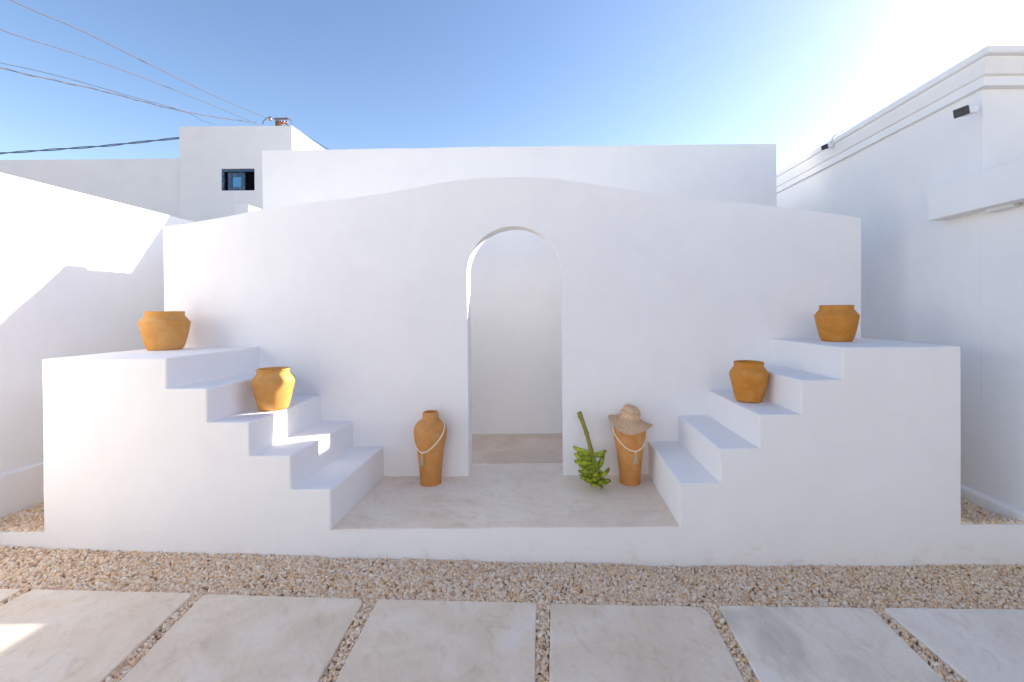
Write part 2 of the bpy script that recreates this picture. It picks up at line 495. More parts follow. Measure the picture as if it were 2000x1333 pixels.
for si, (a, b_, c_, d, y0, y1, mt) in enumerate(slabs):
    near = -1.62
    k = (near + 0.45) / (-0.98 + 0.45)
    c_ = a + (c_ - a) * k; d = b_ + (d - b_) * k
    rad = [0.03, 0.03, 0.035 if si != 2 else 0.045, 0.05 if si in (1, 2) else 0.02]
    if si == 4: rad[2] = 0.06
    pts = rounded_quad([(c_, near), (d, near), (b_, y1), (a, y0)], rad)
    # a little waviness along the edges
    dense = []
    for i, p_ in enumerate(pts):
        q = pts[(i + 1) % len(pts)]
        cnt = max(1, int((q - p_).length / 0.08))
        for t_ in range(cnt): dense.append(p_.lerp(q, t_ / cnt))
    bm = bmesh.new()
    top = []; bot = []
    for p_ in dense:
        dx = 0.004 * noise.noise(Vector((p_.x * 9, p_.y * 9, si)))
        top.append(bm.verts.new((p_.x + dx, p_.y + dx, z_slab(p_.x) + 0.0015 * noise.noise(Vector((p_.x * 3, p_.y * 3, 9))))))
        bot.append(bm.verts.new((p_.x + dx, p_.y + dx, -0.258)))
    bm.faces.new(top); kk = len(top)
    for i in range(kk):
        j = (i + 1) % kk
        bm.faces.new((bot[i], bot[j], top[j], top[i]))
    bmesh.ops.recalc_face_normals(bm, faces=bm.faces)
    obj('paving_slab', bm, mt, pave, bevel=0.006, seg=2)

# ------------------------------------------------------------------ gravel stones
def make_gravel():
    variants = []
    for s in range(6):
        b0 = bmesh.new(); bmesh.ops.create_icosphere(b0, subdivisions=1, radius=1.0)
        v = np.array([x.co[:] for x in b0.verts]); f = np.array([[w.index for w in fc.verts] for fc in b0.faces]); b0.free()
        v = v * (1 + rng.uniform(-0.26, 0.22, (len(v), 1)))
        variants.append((v, f))
    P = []
    def fill(x0, x1, y0, y1, dens, ok=lambda x, y: True, s=1.0, up=0.0):
        n_ = int((x1 - x0) * (y1 - y0) * dens)
        xs = rng.uniform(x0, x1, n_); ys = rng.uniform(y0, y1, n_)
        for x, y in zip(xs, ys):
            if ok(x, y): P.append((x, y, z_grav(x, y) + up + rng.uniform(-0.010, 0.004), s))
    def edge(x):    # front edge of the slab row
        for (a, b_, c_, d, y0, y1, mt) in slabs:
            if a <= x <= b_: return y0 + (y1 - y0) * (x - a) / (b_ - a)
        return -0.6
    fill(WLX + 0.03, WRX - 0.03, -0.50, -0.002, 11500, lambda x, y: y > edge(x) + 0.004)
    # joints between the slabs
    for A, B in zip(slabs, slabs[1:]):
        def inside(x, y, A=A, B=B):
            k_ = (y + 0.45) / (-0.98 + 0.45)
            l_ = A[1] + (A[3] - A[1]) * k_; r_ = B[0] + (B[2] - B[0]) * k_
            return l_ + 0.002 < x < r_ - 0.002 or (y > -0.475 and l_ - 0.03 < x < r_ + 0.03 and y > -0.475 + abs(x - (l_ + r_) / 2) * 0.6)
        fill(min(A[1], A[3]) - 0.16, max(B[0], B[2]) + 0.16, -1.62, -0.45, 12000, inside)
    fill(2.50, WRX - 0.02, -1.62, -0.45, 10000)
    fill(WLX + 0.03, WRX - 0.03, -2.0, -1.625, 5000)
    fill(WLX + 0.03, XL - 0.012, 0.012, 2.4, 9500)
    fill(XR + 0.012, WRX - 0.035, 0.012, 2.4, 9500)
    P_ = np.array(P); n_ = len(P_)
    vid = rng.integers(0, 6, n_)
    allv = np.empty((n_, 12, 3), np.float32); allf = np.empty((n_, 20, 3), np.int64)
    size = rng.lognormal(math.log(0.0090), 0.28, n_).clip(0.005, 0.016)
    sc = np.stack([rng.uniform(0.9, 1.35, n_), rng.uniform(0.75, 1.05, n_), rng.uniform(0.55, 0.85, n_)], 1) * size[:, None]
    q = rng.normal(size=(n_, 4)); q /= np.linalg.norm(q, axis=1, keepdims=True)
    w, x, y, z = q.T
    Rm = np.stack([1 - 2*(y*y + z*z), 2*(x*y - z*w), 2*(x*z + y*w), 2*(x*y + z*w), 1 - 2*(x*x + z*z), 2*(y*z - x*w),
                   2*(x*z - y*w), 2*(y*z + x*w), 1 - 2*(x*x + y*y)], 1).reshape(n_, 3, 3)
    base = np.stack([v for v, _ in variants])[vid]
    loc = np.einsum('nij,nkj->nki', Rm, base * sc[:, None, :])
    allv = loc + P_[:, None, :3]
    f0 = variants[0][1]
    allf = f0[None] + (np.arange(n_) * 12)[:, None, None]
    me = bpy.data.meshes.new('gravel')
    me.vertices.add(n_ * 12); me.vertices.foreach_set('co', allv.astype(np.float32).ravel())
    nf = n_ * 20
    me.loops.add(nf * 3); me.loops.foreach_set('vertex_index', allf.astype(np.int32).ravel())
    me.polygons.add(nf); me.polygons.foreach_set('loop_start', np.arange(0, nf * 3, 3, dtype=np.int32))
    me.update(calc_edges=True)
    o = obj('gravel', me, M_GRAVEL); o['kind'] = 'stuff'
    o['label'] = 'beige and pinkish crushed stone gravel between the slabs and the white plinth'
    print('stones', n_)
make_gravel()

# alley gravel bed under the stones behind the plinth
for (x0, x1, zz) in ((WLX - 0.02, XL + 0.02, -0.016), (XR - 0.02, WRX + 0.02, -0.032)):
    o = obj('alley_ground', box_bm(x0, x1, 0.05, 5.6, -0.40, zz), M_BED); o['kind'] = 'structure'

# ------------------------------------------------------------------ plinth wall along the front and the platform floor
bm = box_bm(WLX + 0.031, WRX - 0.031, 0.0, 0.055, -0.40, 0.0)
densify(bm, 0.2, 0.0022)
pl = obj('low_plinth_wall', bm, M_WALL)
tag(pl, 'low white plastered plinth wall running along the gravel under both stairs', 'low wall')
bm = box_bm(-1.312, 0.784, 0.005, YWB - 0.02, -0.2, 0.005)
for v in bm.verts:
    if v.co.z < 0: v.co.y = max(v.co.y, 0.07)
bmesh.ops.delete(bm, geom=[f for f in bm.faces if f.normal.y < -0.2 and f.calc_center_median().y < 0.1 and False], context='FACES')
densify(bm, 0.25, 0.0022)
fl = obj('platform_floor', bm, M_FLOOR, bevel=0.003); fl['kind'] = 'structure'
bm = box_bm(XL + 0.01, XR - 0.01, YWB + 0.002 - 0.02, YB + 0.02, -0.3, -0.006)
o = obj('passage_floor', bm, M_PASS); o['kind'] = 'structure'
# threshold screed through the doorway, polished like the platform, ending at an uneven trowelled line
bm = bmesh.new()
edge_pts = [(x, 1.175 + 0.018 * noise.noise(Vector((x * 6, 3, 0)))) for x in np.linspace(-0.72, 0.2, 24)]
a = [bm.verts.new((x, YWB - 0.03, 0.0035)) for x, _ in edge_pts]; c = [bm.verts.new((x, y, 0.0005)) for x, y in edge_pts]
for i in range(len(a) - 1): bm.faces.new((a[i], a[i + 1], c[i + 1], c[i]))
o = obj('door_threshold', bm, M_FLOOR); o['kind'] = 'structure'

# ------------------------------------------------------------------ staircases: five steps each, every step a slab of masonry
def staircase(outer, noses, zs, side, label):
    """side = -1: block on the left, noses run towards +x"""
    t = thing('staircase', label, 'staircase', ((outer + noses[0]) / 2, YW / 2, 0), group='white plastered staircases')
    zprev = 0.0
    for i, z in enumerate(zs):
        nx = noses[i]
        nxt = noses[i + 1] if i + 1 < len(noses) else None
        bm = bmesh.new()
        # outline in x,z with an extra vertex where the next riser stands
        xs = [outer, nx] if nxt is None else [outer, nxt, nx]
        if side > 0: xs = xs[::-1]
        bot = [(x, zprev) for x in xs]; top = [(x, z) for x in reversed(xs)]
        prism_xz(bot + top, 0.0, YW + 0.01, bm)
        bm.edges.ensure_lookup_table()
        sel = []
        for e in bm.edges:
            p_, q = e.verts[0].co, e.verts[1].co
            mid = (p_ + q) / 2
            vert_nose = abs(p_.x - nx) < 1e-5 and abs(q.x - nx) < 1e-5 and abs(mid.y) < 1e-5 and mid.z > zprev + 1e-4
            nose_y = abs(p_.x - nx) < 1e-5 and abs(q.x - nx) < 1e-5 and abs(p_.z - z) < 1e-5 and abs(q.z - z) < 1e-5
            front_top = abs(p_.y) < 1e-5 and abs(q.y) < 1e-5 and abs(p_.z - z) < 1e-5 and abs(q.z - z) < 1e-5
            if nxt is not None and front_top:
                front_top = abs(mid.x - (nx + nxt) / 2) < 1e-4
            outer_v = abs(p_.x - outer) < 1e-5 and abs(q.x - outer) < 1e-5 and abs(p_.y) < 1e-5 and abs(q.y) < 1e-5
            outer_t = nxt is None and abs(p_.x - outer) < 1e-5 and abs(q.x - outer) < 1e-5 and abs(p_.z - z) < 1e-5 and abs(q.z - z) < 1e-5
            if vert_nose or nose_y or front_top or outer_v or outer_t: sel.append(e)
        bmesh.ops.bevel(bm, geom=sel, offset=0.010, segments=3, profile=0.5, affect='EDGES')
        long_e = [e for e in bm.edges if e.calc_length() > 0.3]
        bmesh.ops.subdivide_edges(bm, edges=long_e, cuts=3, use_grid_fill=False)
        bmesh.ops.triangulate(bm, faces=[f for f in bm.faces if len(f.verts) > 4])
        for v in bm.verts: v.co += wob(v.co, 0.0022)
        for v in bm.verts: v.co -= Vector(t.location)
        bmesh.ops.recalc_face_normals(bm, faces=bm.faces)
        obj('step', bm, M_WALL, t)
        zprev = z
    return t
staircase(XL, [-1.3133, -1.5558, -1.8017, -2.0512, -2.2934], [0.2457, 0.4502, 0.6537, 0.857, 1.044], -1,
          'left white plastered staircase, descending to the right, with a strip of sunlight across its steps')
staircase(XR, [0.7853, 1.0262, 1.2665, 1.5197, 1.7664], [0.2642, 0.4708, 0.6729, 0.8786, 1.0765], 1,
          'right white plastered staircase, fully in shade, descending to the left beside the hat-topped urn')

# ------------------------------------------------------------------ arched wall with its doorway
TOP = [(-3.04, 2.001), (-2.468, 2.088), (-2.257, 2.128), (-1.9, 2.178), (-1.494, 2.226), (-1.088, 2.288), (-0.722, 2.346), (-0.40, 2.370),
       (-0.05, 2.366), (0.17, 2.343), (0.615, 2.270), (1.061, 2.203), (1.816, 2.122), (2.493, 2.032)]
DL, DR, DTOP = -0.640, 0.112, 1.985
DC, DRAD = (DL + DR) / 2, (DR - DL) / 2
def arch_z(x):
    u = max(-1, min(1, (x - DC) / DRAD))
    return DTOP - DRAD + DRAD * 1.0 * math.sqrt(max(0, 1 - abs(u) ** 2.0))
xs = list(np.linspace(XL, DL, 26)) + [DC - DRAD * math.cos(a) for a in np.linspace(0, math.pi, 33)][1:-1] + list(np.linspace(DR, XR, 26))
bm = bmesh.new()
cols = []
NR = 12
for x in xs:
    inside = DL - 1e-9 <= x <= DR + 1e-9
    zt = sinterp(TOP, x)
    lo = arch_z(x) if inside else 0.0
    cols.append((x, zt, lo, inside))
def column(x, lo, zt, y, n_=NR):
    return [bm.verts.new((x, y, lo + (zt - lo) * j / n_)) for j in range(n_ + 1)]
for y, flip in ((YW, False), (YWB, True)):
    for (A, B) in zip(cols, cols[1:]):
        both_in = A[3] and B[3]
        la = A[2] if both_in else 0.0; lb = B[2] if both_in else 0.0
        ca = column(A[0], la, A[1], y); cb = column(B[0], lb, B[1], y)
        for j in range(NR):
            f = (ca[j], cb[j], cb[j + 1], ca[j + 1])
            bm.faces.new(f if not flip else tuple(reversed(f)))
def strip(p0, p1):   # quad from front to back between two x,z points
    (x0, z0), (x1, z1) = p0, p1
    q = [bm.verts.new(v) for v in ((x0, YW, z0), (x1, YW, z1), (x1, YWB, z1), (x0, YWB, z0))]
    bm.faces.new(q)
for A, B in zip(cols, cols[1:]):
    strip((A[0], A[1]), (B[0], B[1]))
    if A[3] and B[3]: strip((B[0], B[2]), (A[0], A[2]))
for x in (XL, XR, DL, DR):
    zt = sinterp(TOP, x) if x in (XL, XR) else DTOP - DRAD
    for j in range(NR):
        if x in (XL, XR): strip((x, zt * j / NR), (x, zt * (j + 1) / NR))
        else: strip((x, zt * (j + 1) / NR), (x, zt * j / NR))
bmesh.ops.remove_doubles(bm, verts=bm.verts, dist=0.0006)
# doorway jambs need the front face rows to match: snap by merging is not required, wobble is positional
for v in bm.verts: v.co += wob(v.co, 0.003)
bmesh.ops.recalc_face_normals(bm, faces=bm.faces)
aw = obj('arched_wall', bm, M_WALL)
tag(aw, 'white plastered wall with a humped top and a round-arched doorway behind the two stairs', 'wall')

# wall closing the passage on the left, and the tall back wall with the roof behind it
bm = densify(box_bm(XL + 0.002, XL + 0.16, YWB - 0.004, YB + 0.02, -0.3, 1.985), 0.4)
o = obj('passage_end_wall', bm, M_WALL2, bevel=0.006)
tag(o, 'short white wall closing the left end of the passage behind the arched wall', 'wall')
hb = thing('back_building', 'tall plain white block rising behind the humped arched wall', 'building', (-0.3, YB, 0))
def child_box(name, x0, x1, y0, y1, z0, z1, mt, parent, bevel=0.008, amp=0.0025, ml=0.5):
    bm = densify(box_bm(x0, x1, y0, y1, z0, z1), ml, amp)
    L = Vector(parent.location) if parent is not None else Vector((0, 0, 0))
    for v in bm.verts: v.co -= L
    return obj(name, bm, mt, parent, bevel=bevel)
bm = prism_xz([(-3.053, -0.3), (2.468, -0.3), (2.468, 3.088), (1.2, 3.083), (-0.8, 3.075), (-2.0, 3.064), (-3.053, 3.060)], YB, YB + 0.18)
densify(bm, 0.5, 0.003)
for v in bm.verts: v.co -= Vector(hb.location)
obj('parapet_wall', bm, M_WALL2, hb, bevel=0.01)
child_box('roof', -3.05, 2.465, YB + 0.18, 7.5, 0.0, 2.38, M_FAR, hb)

# ------------------------------------------------------------------ side walls
lw = thing('courtyard_side_wall', 'tall white boundary wall on the left, brightly sunlit on its upper part', 'wall', (WLX - 0.1, -1.0, -0.3))
LWY = -1.0
child_box('wall', WLX - 0.2, WLX, LWY, 5.6, -0.4, 2.245, M_WALL2, lw, amp=0.003)
bm = prism_xz([(WLX + 0.001, -0.4), (WLX + 0.031, -0.4), (WLX + 0.031, 0.262), (WLX + 0.024, 0.272), (WLX + 0.001, 0.277)], LWY, 5.55)
densify(bm, 0.5, 0.002)
for v in bm.verts: v.co -= Vector(lw.location)
obj('skirting', bm, M_WALL, lw)

# unseen house front added behind the camera to bounce sunlight onto the shaded walls
fh = thing('added_bounce_house', 'unseen white house front added behind the viewpoint to bounce sunlight', 'house', (0, -7.2, -0.3))
child_box('bounce_wall', -2.5, 5.0, -7.6, -7.05, -0.4, 5.0, M_WALL2, fh, amp=0.003)
rb = thing('neighbouring_house', 'white house on the right with a moulded cornice and a projecting terrace parapet', 'house', (4.0, -1.0, -0.3))
UY = 0.296      # front of the upper storey
child_box('lower_wall', WRX, 7.0, -7.0, UY + 0.02, -0.4, 2.02, M_WALL2, rb, amp=0.003)
child_box('upper_wall', WRX + 0.003, 7.0, UY, 9.0, -0.4, 2.77, M_WALL2, rb, bevel=0.004, amp=0.002)
child_box('terrace_parapet', WRX - 0.125, WRX + 0.10, -7.0, 0.585, 1.945, 2.178, M_WALL2, rb, bevel=0.004, amp=0.002)
M_TERR = simple('bounce_dimming_grey', (0.22, 0.21, 0.20), (0.28, 0.27, 0.25), 0.9, 0.1, 6)
child_box('added_terrace_cover', WRX + 0.101, 7.0, -7.0, UY - 0.002, 2.0, 2.032, M_TERR, rb, bevel=0.0, amp=0.0)  # unseen grey cover added to dim sunlight bouncing onto the upper wall
# cornice: moulded profile swept round the corner
prof = [(0.0, 2.748), (0.030, 2.748), (0.030, 2.753), (0.030, 2.802), (0.022, 2.806), (0.022, 2.812), (0.040, 2.818), (0.052, 2.860), (0.064, 2.902),
        (0.064, 2.912), (0.082, 2.916), (0.088, 2.922), (0.088, 2.958), (0.080, 2.966), (-0.35, 2.975), (-0.35, 2.748)]
bm = bmesh.new()
rings = []
for (px_, py_, cx, cy) in ((WRX, 9.0, 1, 0), (WRX, 6.0, 1, 0), (WRX, 3.0, 1, 0), (WRX, UY, 1, 1), (7.0, UY, 0, 1)):
    rings.append([bm.verts.new((px_ - d_ * cx, py_ - d_ * 1.5 * cy, z + 0.016)) for d_, z in prof])
for A, B in zip(rings, rings[1:]):
    for i in range(len(prof)):
        j = (i + 1) % len(prof)
        bm.faces.new((A[i], A[j], B[j], B[i]))
bmesh.ops.recalc_face_normals(bm, faces=bm.faces)
for v in bm.verts: v.co -= Vector(rb.location)
obj('cornice', bm, M_WALL2, rb, bevel=0.0025)
bm = prism_xz([(WRX - 0.032, -0.4), (WRX - 0.001, -0.4), (WRX - 0.001, 0.062), (WRX - 0.022, 0.056), (WRX - 0.032, 0.042)], -7.0, 9.0)
densify(bm, 0.4, 0.004)
for v in bm.verts: v.co -= Vector(rb.location)
obj('skirting', bm, M_WALL, rb)

# ------------------------------------------------------------------ buildings beyond, on the left
TY = 6.0
tb = thing('stair_tower_house', 'white flat-roofed house with a raised block and one small dark window, far left', 'house', (-6.0, TY, 0))
wx0, wx1, wz0, wz1 = -6.245, -5.60, 3.665, 4.085
bm = bmesh.new()
tx0, tx1, tz = -7.03, -4.875, 4.895
GX = [tx0, wx0, wx1, tx1]; GZ = [-0.4, wz0, wz1, tz]
V = [[bm.verts.new((x, TY, z)) for x in GX] for z in GZ]
for j in range(3):
    for i in range(3):
        if (i, j) != (1, 1): bm.faces.new((V[j][i], V[j][i + 1], V[j + 1][i + 1], V[j + 1][i]))
D = 0.06
W = [bm.verts.new((x, TY + D, z)) for x, z in ((wx0, wz0), (wx1, wz0), (wx1, wz1), (wx0, wz1))]
Q = [V[1][1], V[1][2], V[2][2], V[2][1]]
for i in range(4): bm.faces.new((Q[i], W[i], W[(i + 1) % 4], Q[(i + 1) % 4]))
bk = {(x, z): bm.verts.new((x, 8.4, z)) for x in (tx0, tx1) for z in (-0.4, tz)}
bm.faces.new([V[0][3], bk[(tx1, -0.4)], bk[(tx1, tz)], V[3][3], V[2][3], V[1][3]])
bm.faces.new([bk[(tx0, -0.4)], V[0][0], V[1][0], V[2][0], V[3][0], bk[(tx0, tz)]])
bm.faces.new([V[3][0], V[3][1], V[3][2], V[3][3], bk[(tx1, tz)], bk[(tx0, tz)]])
bm.faces.new([bk[(tx0, -0.4)], bk[(tx0, tz)], bk[(tx1, tz)], bk[(tx1, -0.4)]])
bmesh.ops.recalc_face_normals(bm, faces=bm.faces)
for v in bm.verts: v.co -= Vector(tb.location)
obj('raised_block', bm, M_FAR, tb)
child_box('side_wing', -18.0, tx0 - 0.002, TY + 0.05, 8.4, -0.4, 4.305, M_FAR, tb, ml=0.8, amp=0.004)
# window
def loc_box(name, x0, x1, y0, y1, z0, z1, mt, parent, bevel=0.0):
    bm = box_bm(x0, x1, y0, y1, z0, z1)
    L = Vector(tb.location)
    for v in bm.verts: v.co -= L
    return obj(name, bm, mt, parent, bevel=bevel)
wf = loc_box('window', wx0, wx1, TY + D + 0.08, TY + D + 0.12, wz0, wz1, M_DARKROOM, tb)
wy = TY + D
loc_box('frame', wx0, wx1, wy - 0.03, wy + 0.01, wz1 - 0.05, wz1, M_TILE, wf)
loc_box('frame', wx0, wx0 + 0.035, wy - 0.03, wy + 0.01, wz0, wz1 - 0.051, M_TILE, wf)
loc_box('frame', wx1 - 0.012, wx1, wy - 0.02, wy + 0.01, wz0, wz1 - 0.051, M_BLACK, wf)
sx0, sx1, sz0, sz1 = wx0 + 0.085, wx0 + 0.41, wz0 + 0.004, wz1 - 0.055
bm = bmesh.new(); px0, px1, pz0, pz1 = sx0 + 0.075, sx1 - 0.07, sz0 + 0.085, sz1 - 0.075
for (x0, x1, z0, z1) in ((sx0, sx1, sz0, pz0), (sx0, sx1, pz1, sz1), (sx0, px0, pz0, pz1), (px1, sx1, pz0, pz1)):
    box_bm(x0, x1, wy + 0.012, wy + 0.05, z0, z1, bm)
for v in bm.verts: v.co -= Vector(tb.location)
obj('sash', bm, M_TILE, wf)
loc_box('pane', px0 - 0.004, px1 + 0.004, wy + 0.026, wy + 0.032, pz0 - 0.004, pz1 + 0.004, M_GLASS, wf)

o = obj('roof_parapet', densify(box_bm(-4.63, -4.41, 4.0, 6.0, -0.4, 2.915), 0.6, 0.003), M_FAR, bevel=0.01)
tag(o, 'small white parapet block just under the tower window, left of the tall back block', 'parapet')

# ------------------------------------------------------------------ utility pole and cables
PX, PY, PZT = -6.88, 9.0, 6.24
up = thing('utility_pole', 'weathered utility pole whose top with brown insulators just clears the far house roof', 'pole', (PX, PY, -0.4))
def at_parent(name, bm, mt, par, smooth=False):
    for v in bm.verts: v.co -= Vector(par.location)
    return obj(name, bm, mt, par, smooth=smooth)
at_parent('pole', tube([(PX, PY, -0.4), (PX, PY, 3.0), (PX, PY, PZT)], [0.12, 0.105, 0.085], 14), M_POLE, up)
at_parent('crossarm', box_bm(PX - 0.06, PX + 0.30, PY - 0.14, PY - 0.08, PZT + 0.01, PZT + 0.035), M_POLE, up)
for dx, dz in ((0.10, -0.05), (0.17, -0.055), (-0.16, 0.035), (0.26, -0.06)):
    ib = lathe([(0.0, -0.05), (0.03, -0.05), (0.034, -0.02), (0.02, -0.01), (0.034, 0.005), (0.024, 0.02), (0.0, 0.035)], 12)
    for v in ib.verts: v.co += Vector((PX + dx, PY - 0.10, PZT + dz))
    at_parent('insulator', ib, M_CERAM, up, True)
ring = [(PX + 0.03 + 0.40 * math.cos(a), PY - 0.16, PZT - 0.12 + 0.19 * math.sin(a)) for a in np.linspace(0.0, math.pi * 0.30, 8)]
at_parent('jumper_wire', tube(ring, 0.008, 6), M_WIRE_G, up, True)
ring = [(PX - 0.06 + 0.26 * math.cos(a), PY - 0.16, PZT - 0.14 + 0.2 * math.sin(a)) for a in np.linspace(math.pi * 0.55, math.pi, 8)]
at_parent('jumper_wire', tube(ring, 0.008, 6), M_WIRE_G, up, True)

def span(p, q, sag, n_=40):
    p, q = Vector(p), Vector(q)
    return [p.lerp(q, t_) - Vector((0, 0, sag * 4 * t_ * (1 - t_))) for t_ in np.linspace(0, 1, n_)]
def extend(p, q, k):      # continue the line from q through p past the frame
    p, q = Vector(p), Vector(q)
    return p + (p - q) * k
CG = 'overhead cables in the sky above the left houses'
def cable(pts, rad, mt, label, sides=6):
    o = obj('power_cable', tube(pts, rad, sides), mt, smooth=True)
    return tag(o, label, 'cable', CG)
def through(points, rad, mt, label, n_=48):
    cl = np.cumsum([0] + [(Vector(b_) - Vector(a_)).length for a_, b_ in zip(points, points[1:])]); xs_ = cl / cl[-1]; out = []
    for t_ in np.linspace(0, 1, n_):
        out.append(Vector([sinterp(list(zip(xs_, [p[k_] for p in points])), t_) for k_ in range(3)]))
    return cable(out, rad, mt, label), out

W1 = [(-7.06, 8.97, 6.27), (-6.93, 6.81, 5.86), (-6.82, 5.05, 5.60), (-6.75, 3.84, 5.43), (-6.72, 3.0, 5.27), (-6.5, -1.0, 4.9), (-6.4, -5.0, 4.8)]
_, pp = through(W1, 0.0065, M_WIRE_G, 'uppermost thin grey cable crossing the sky from the top left corner to the pole')
o = obj('splice', tube([(-6.821, 5.07, 5.603), (-6.813, 4.90, 5.581)], 0.010, 8), M_SPLICE, _)
W2 = [(-7.45, 8.97, 6.18), (-7.21, 6.62, 5.735), (-7.03, 4.94, 5.38), (-6.91, 3.78, 5.10), (-6.85, 3.0, 4.90), (-6.6, -1.0, 4.4), (-6.4, -5.0, 4.3)]
through(W2, 0.006, M_WIRE_G, 'second highest thin pale grey cable, a hand below the uppermost one')
W3 = [(-7.45, 8.97, 6.20), (-7.28, 7.29, 5.63), (-7.15, 6.03, 5.24), (-6.99, 4.45, 4.83), (-6.86, 3.0, 4.42), (-6.7, -1.0, 3.5), (-6.5, -5.0, 3.1)]
_, pts3 = through(W3, 0.008, M_WIRE_G, 'twisted pale and dark cable ending at the top of the raised block', 120)
bm = bmesh.new(); tw = []
for k_, p_ in enumerate(pts3):
    a = k_ * 1.25
    tw.append(p_ + Vector((math.cos(a) * 0.012, 0, math.sin(a) * 0.012)))
obj('twisted_strand', tube(tw, 0.005, 5), M_WIRE_D, _, smooth=True)
W4 = [(-8.44, 8.89, 6.13), (-7.15, 6.55, 5.33), (-6.10, 4.74, 4.64), (-5.13, 3.0, 3.99 + 0.25), (-5.0, -1.0, 3.6), (-5.0, -5.0, 3.3)]
W4 = [(-8.44, 8.89, 6.13), (-7.75, 7.5, 5.66), (-7.20, 6.35, 5.34), (-7.02, 5.0, 5.0), (-6.90, 3.6, 4.66), (-6.80, 2.0, 4.2), (-6.7, -2.0, 3.5)]
through(W4, 0.006, M_WIRE_D, 'thin dark cable branching off below the twisted one towards the raised block')
LOWX, LOWZ = [-16.0, -14.06, -12.74, -11.43, -9.45, -8.3], [5.37, 5.475, 5.557, 5.64, 5.835, 5.97]
for ph in (0.0, math.pi):
    pts = []
    for t_ in np.linspace(0, 1, 90):
        x = -16.0 + 7.2 * t_
        z = float(np.interp(x, LOWX, LOWZ))
        a = ph + t_ * 30
        pts.append((x, 9.0 - 0.015 * math.cos(a), z + 0.017 * math.sin(a)))
    if ph == 0.0:
        lo = cable(pts, 0.012, M_WIRE_D, 'thick dark twin cable low over the left roof, running behind the raised block')
    else:
        obj('second_strand', tube(pts, 0.012, 6), M_WIRE_D, lo, smooth=True)
cable([(-6.80, 9.0, 6.23), (-6.16, 9.0, 5.85), (-5.70, 9.0, 5.565), (-4.9, 9.0, 5.10), (-3.0, 9.0, 4.2)], 0.008, M_WIRE_D,
      'short dark cable dropping to the right behind the sunlit side of the raised block')

# ------------------------------------------------------------------ terracotta pots
def pot(loc, prof, mt, label, tilt=(0, 0), rz=0.0, seed=0):
    t = thing('terracotta_pot', label, 'pot', loc, (tilt[0], tilt[1], rz), 'terracotta pots on the stairs')
    body = [(0.0, 0.0)] + prof
    rim_r, h = prof[-1]
    wall = 0.014
    inner = [(rim_r - 0.004, h + 0.003), (rim_r - wall + 0.003, h + 0.002), (rim_r - wall, h - 0.006), (rim_r - wall - 0.004, h - 0.03),
             (max(r_ for r_, _ in prof) - 0.02, h * 0.72), (prof[1][0] - 0.01, 0.03), (0.0, 0.02)]
    o = obj('pot_body', lathe(body + inner, 64, 0.0025, seed), mt, t, smooth=True)
    return t
def refine(prof, n_=4):
    out = []
    for a, b_ in zip(prof, prof[1:]):
        for k_ in range(n_): out.append((a[0] + (b_[0] - a[0]) * k_ / n_, a[1] + (b_[1] - a[1]) * k_ / n_))
    out.append(prof[-1]); return out
W_ = [(0.096, 0.0), (0.100, 0.003), (0.113, 0.026), (0.1185, 0.045), (0.131, 0.10), (0.146, 0.178), (0.1505, 0.199), (0.1495, 0.207), (0.142, 0.216), (0.123, 0.241),
      (0.1165, 0.250), (0.1140, 0.256), (0.1155, 0.270), (0.1165, 0.282)]
N_ = [(0.076, 0.0), (0.086, 0.003), (0.094, 0.018), (0.103, 0.055), (0.115, 0.11), (0.127, 0.163), (0.1315, 0.183), (0.1315, 0.192), (0.125, 0.208), (0.110, 0.232),
      (0.101, 0.243), (0.0985, 0.250), (0.1000, 0.262), (0.1025, 0.274)]
pot((-2.832, 0.635, 1.0435), refine(W_, 3), M_CLAY_L, 'wide squat ochre pot on the top landing of the left stairs', (0, 0), 0.4, 1)
pot((-1.880, 0.380, 0.6535), refine(N_, 3), M_CLAY_L, 'ochre pot half lit by the sun on the middle step of the left stairs', (0, R(0)), 2.1, 2)
WR_ = [(r_ * 0.925, z * 0.905) for r_, z in W_]
pot((2.062, 0.515, 1.0765), refine(WR_, 3), M_CLAY_R, 'wide squat orange pot on the top landing of the right stairs', (0, 0), 1.3, 3)
pot((1.392, 0.425, 0.6735), refine([(r_ * 0.965, z * 0.985) for r_, z in N_], 3), M_CLAY_R, 'orange pot with an open mouth in shade on the middle step of the right stairs', (0, 0), 0.2, 4)

# ------------------------------------------------------------------ urns with rope necklaces
U_ = [(0.074, 0.0), (0.078, 0.004), (0.0785, 0.03), (0.080, 0.07), (0.086, 0.135), (0.094, 0.205), (0.104, 0.280), (0.1145, 0.335), (0.1215, 0.375), (0.1230, 0.402),
      (0.1195, 0.432), (0.1095, 0.458), (0.0930, 0.477), (0.0740, 0.489), (0.0625, 0.496), (0.0590, 0.508), (0.0590, 0.530), (0.0570, 0.546), (0.051, 0.551), (0.0465, 0.549), (0.0455, 0.54), (0.045, 0.50), (0.02, 0.48), (0.0, 0.478)]
def urn(loc, label, rz, seed, k=1.0):
    t = thing('clay_urn', label, 'urn', loc, (0, 0, rz), 'tall clay urns on the platform')
    pr = [(0.0, 0.0)] + [(r_ * k, z * k) for r_, z in U_]
    dn = [pr[0]] + [(sinterp([(i_, a[0]) for i_, a in enumerate(pr)], q_), sinterp([(i_, a[1]) for i_, a in enumerate(pr)], q_)) for q_ in np.linspace(1, len(pr) - 2, 90)] + [pr[-1]]
    obj('urn_body', lathe(dn, 64, 0.002, seed), M_CLAY_U, t, smooth=True)
    return t
def urn_r(z): 
    q_ = sorted((z_, r_) for r_, z_ in U_[:17])
    return float(np.interp(z, [a for a, _ in q_], [b_ for _, b_ in q_]))
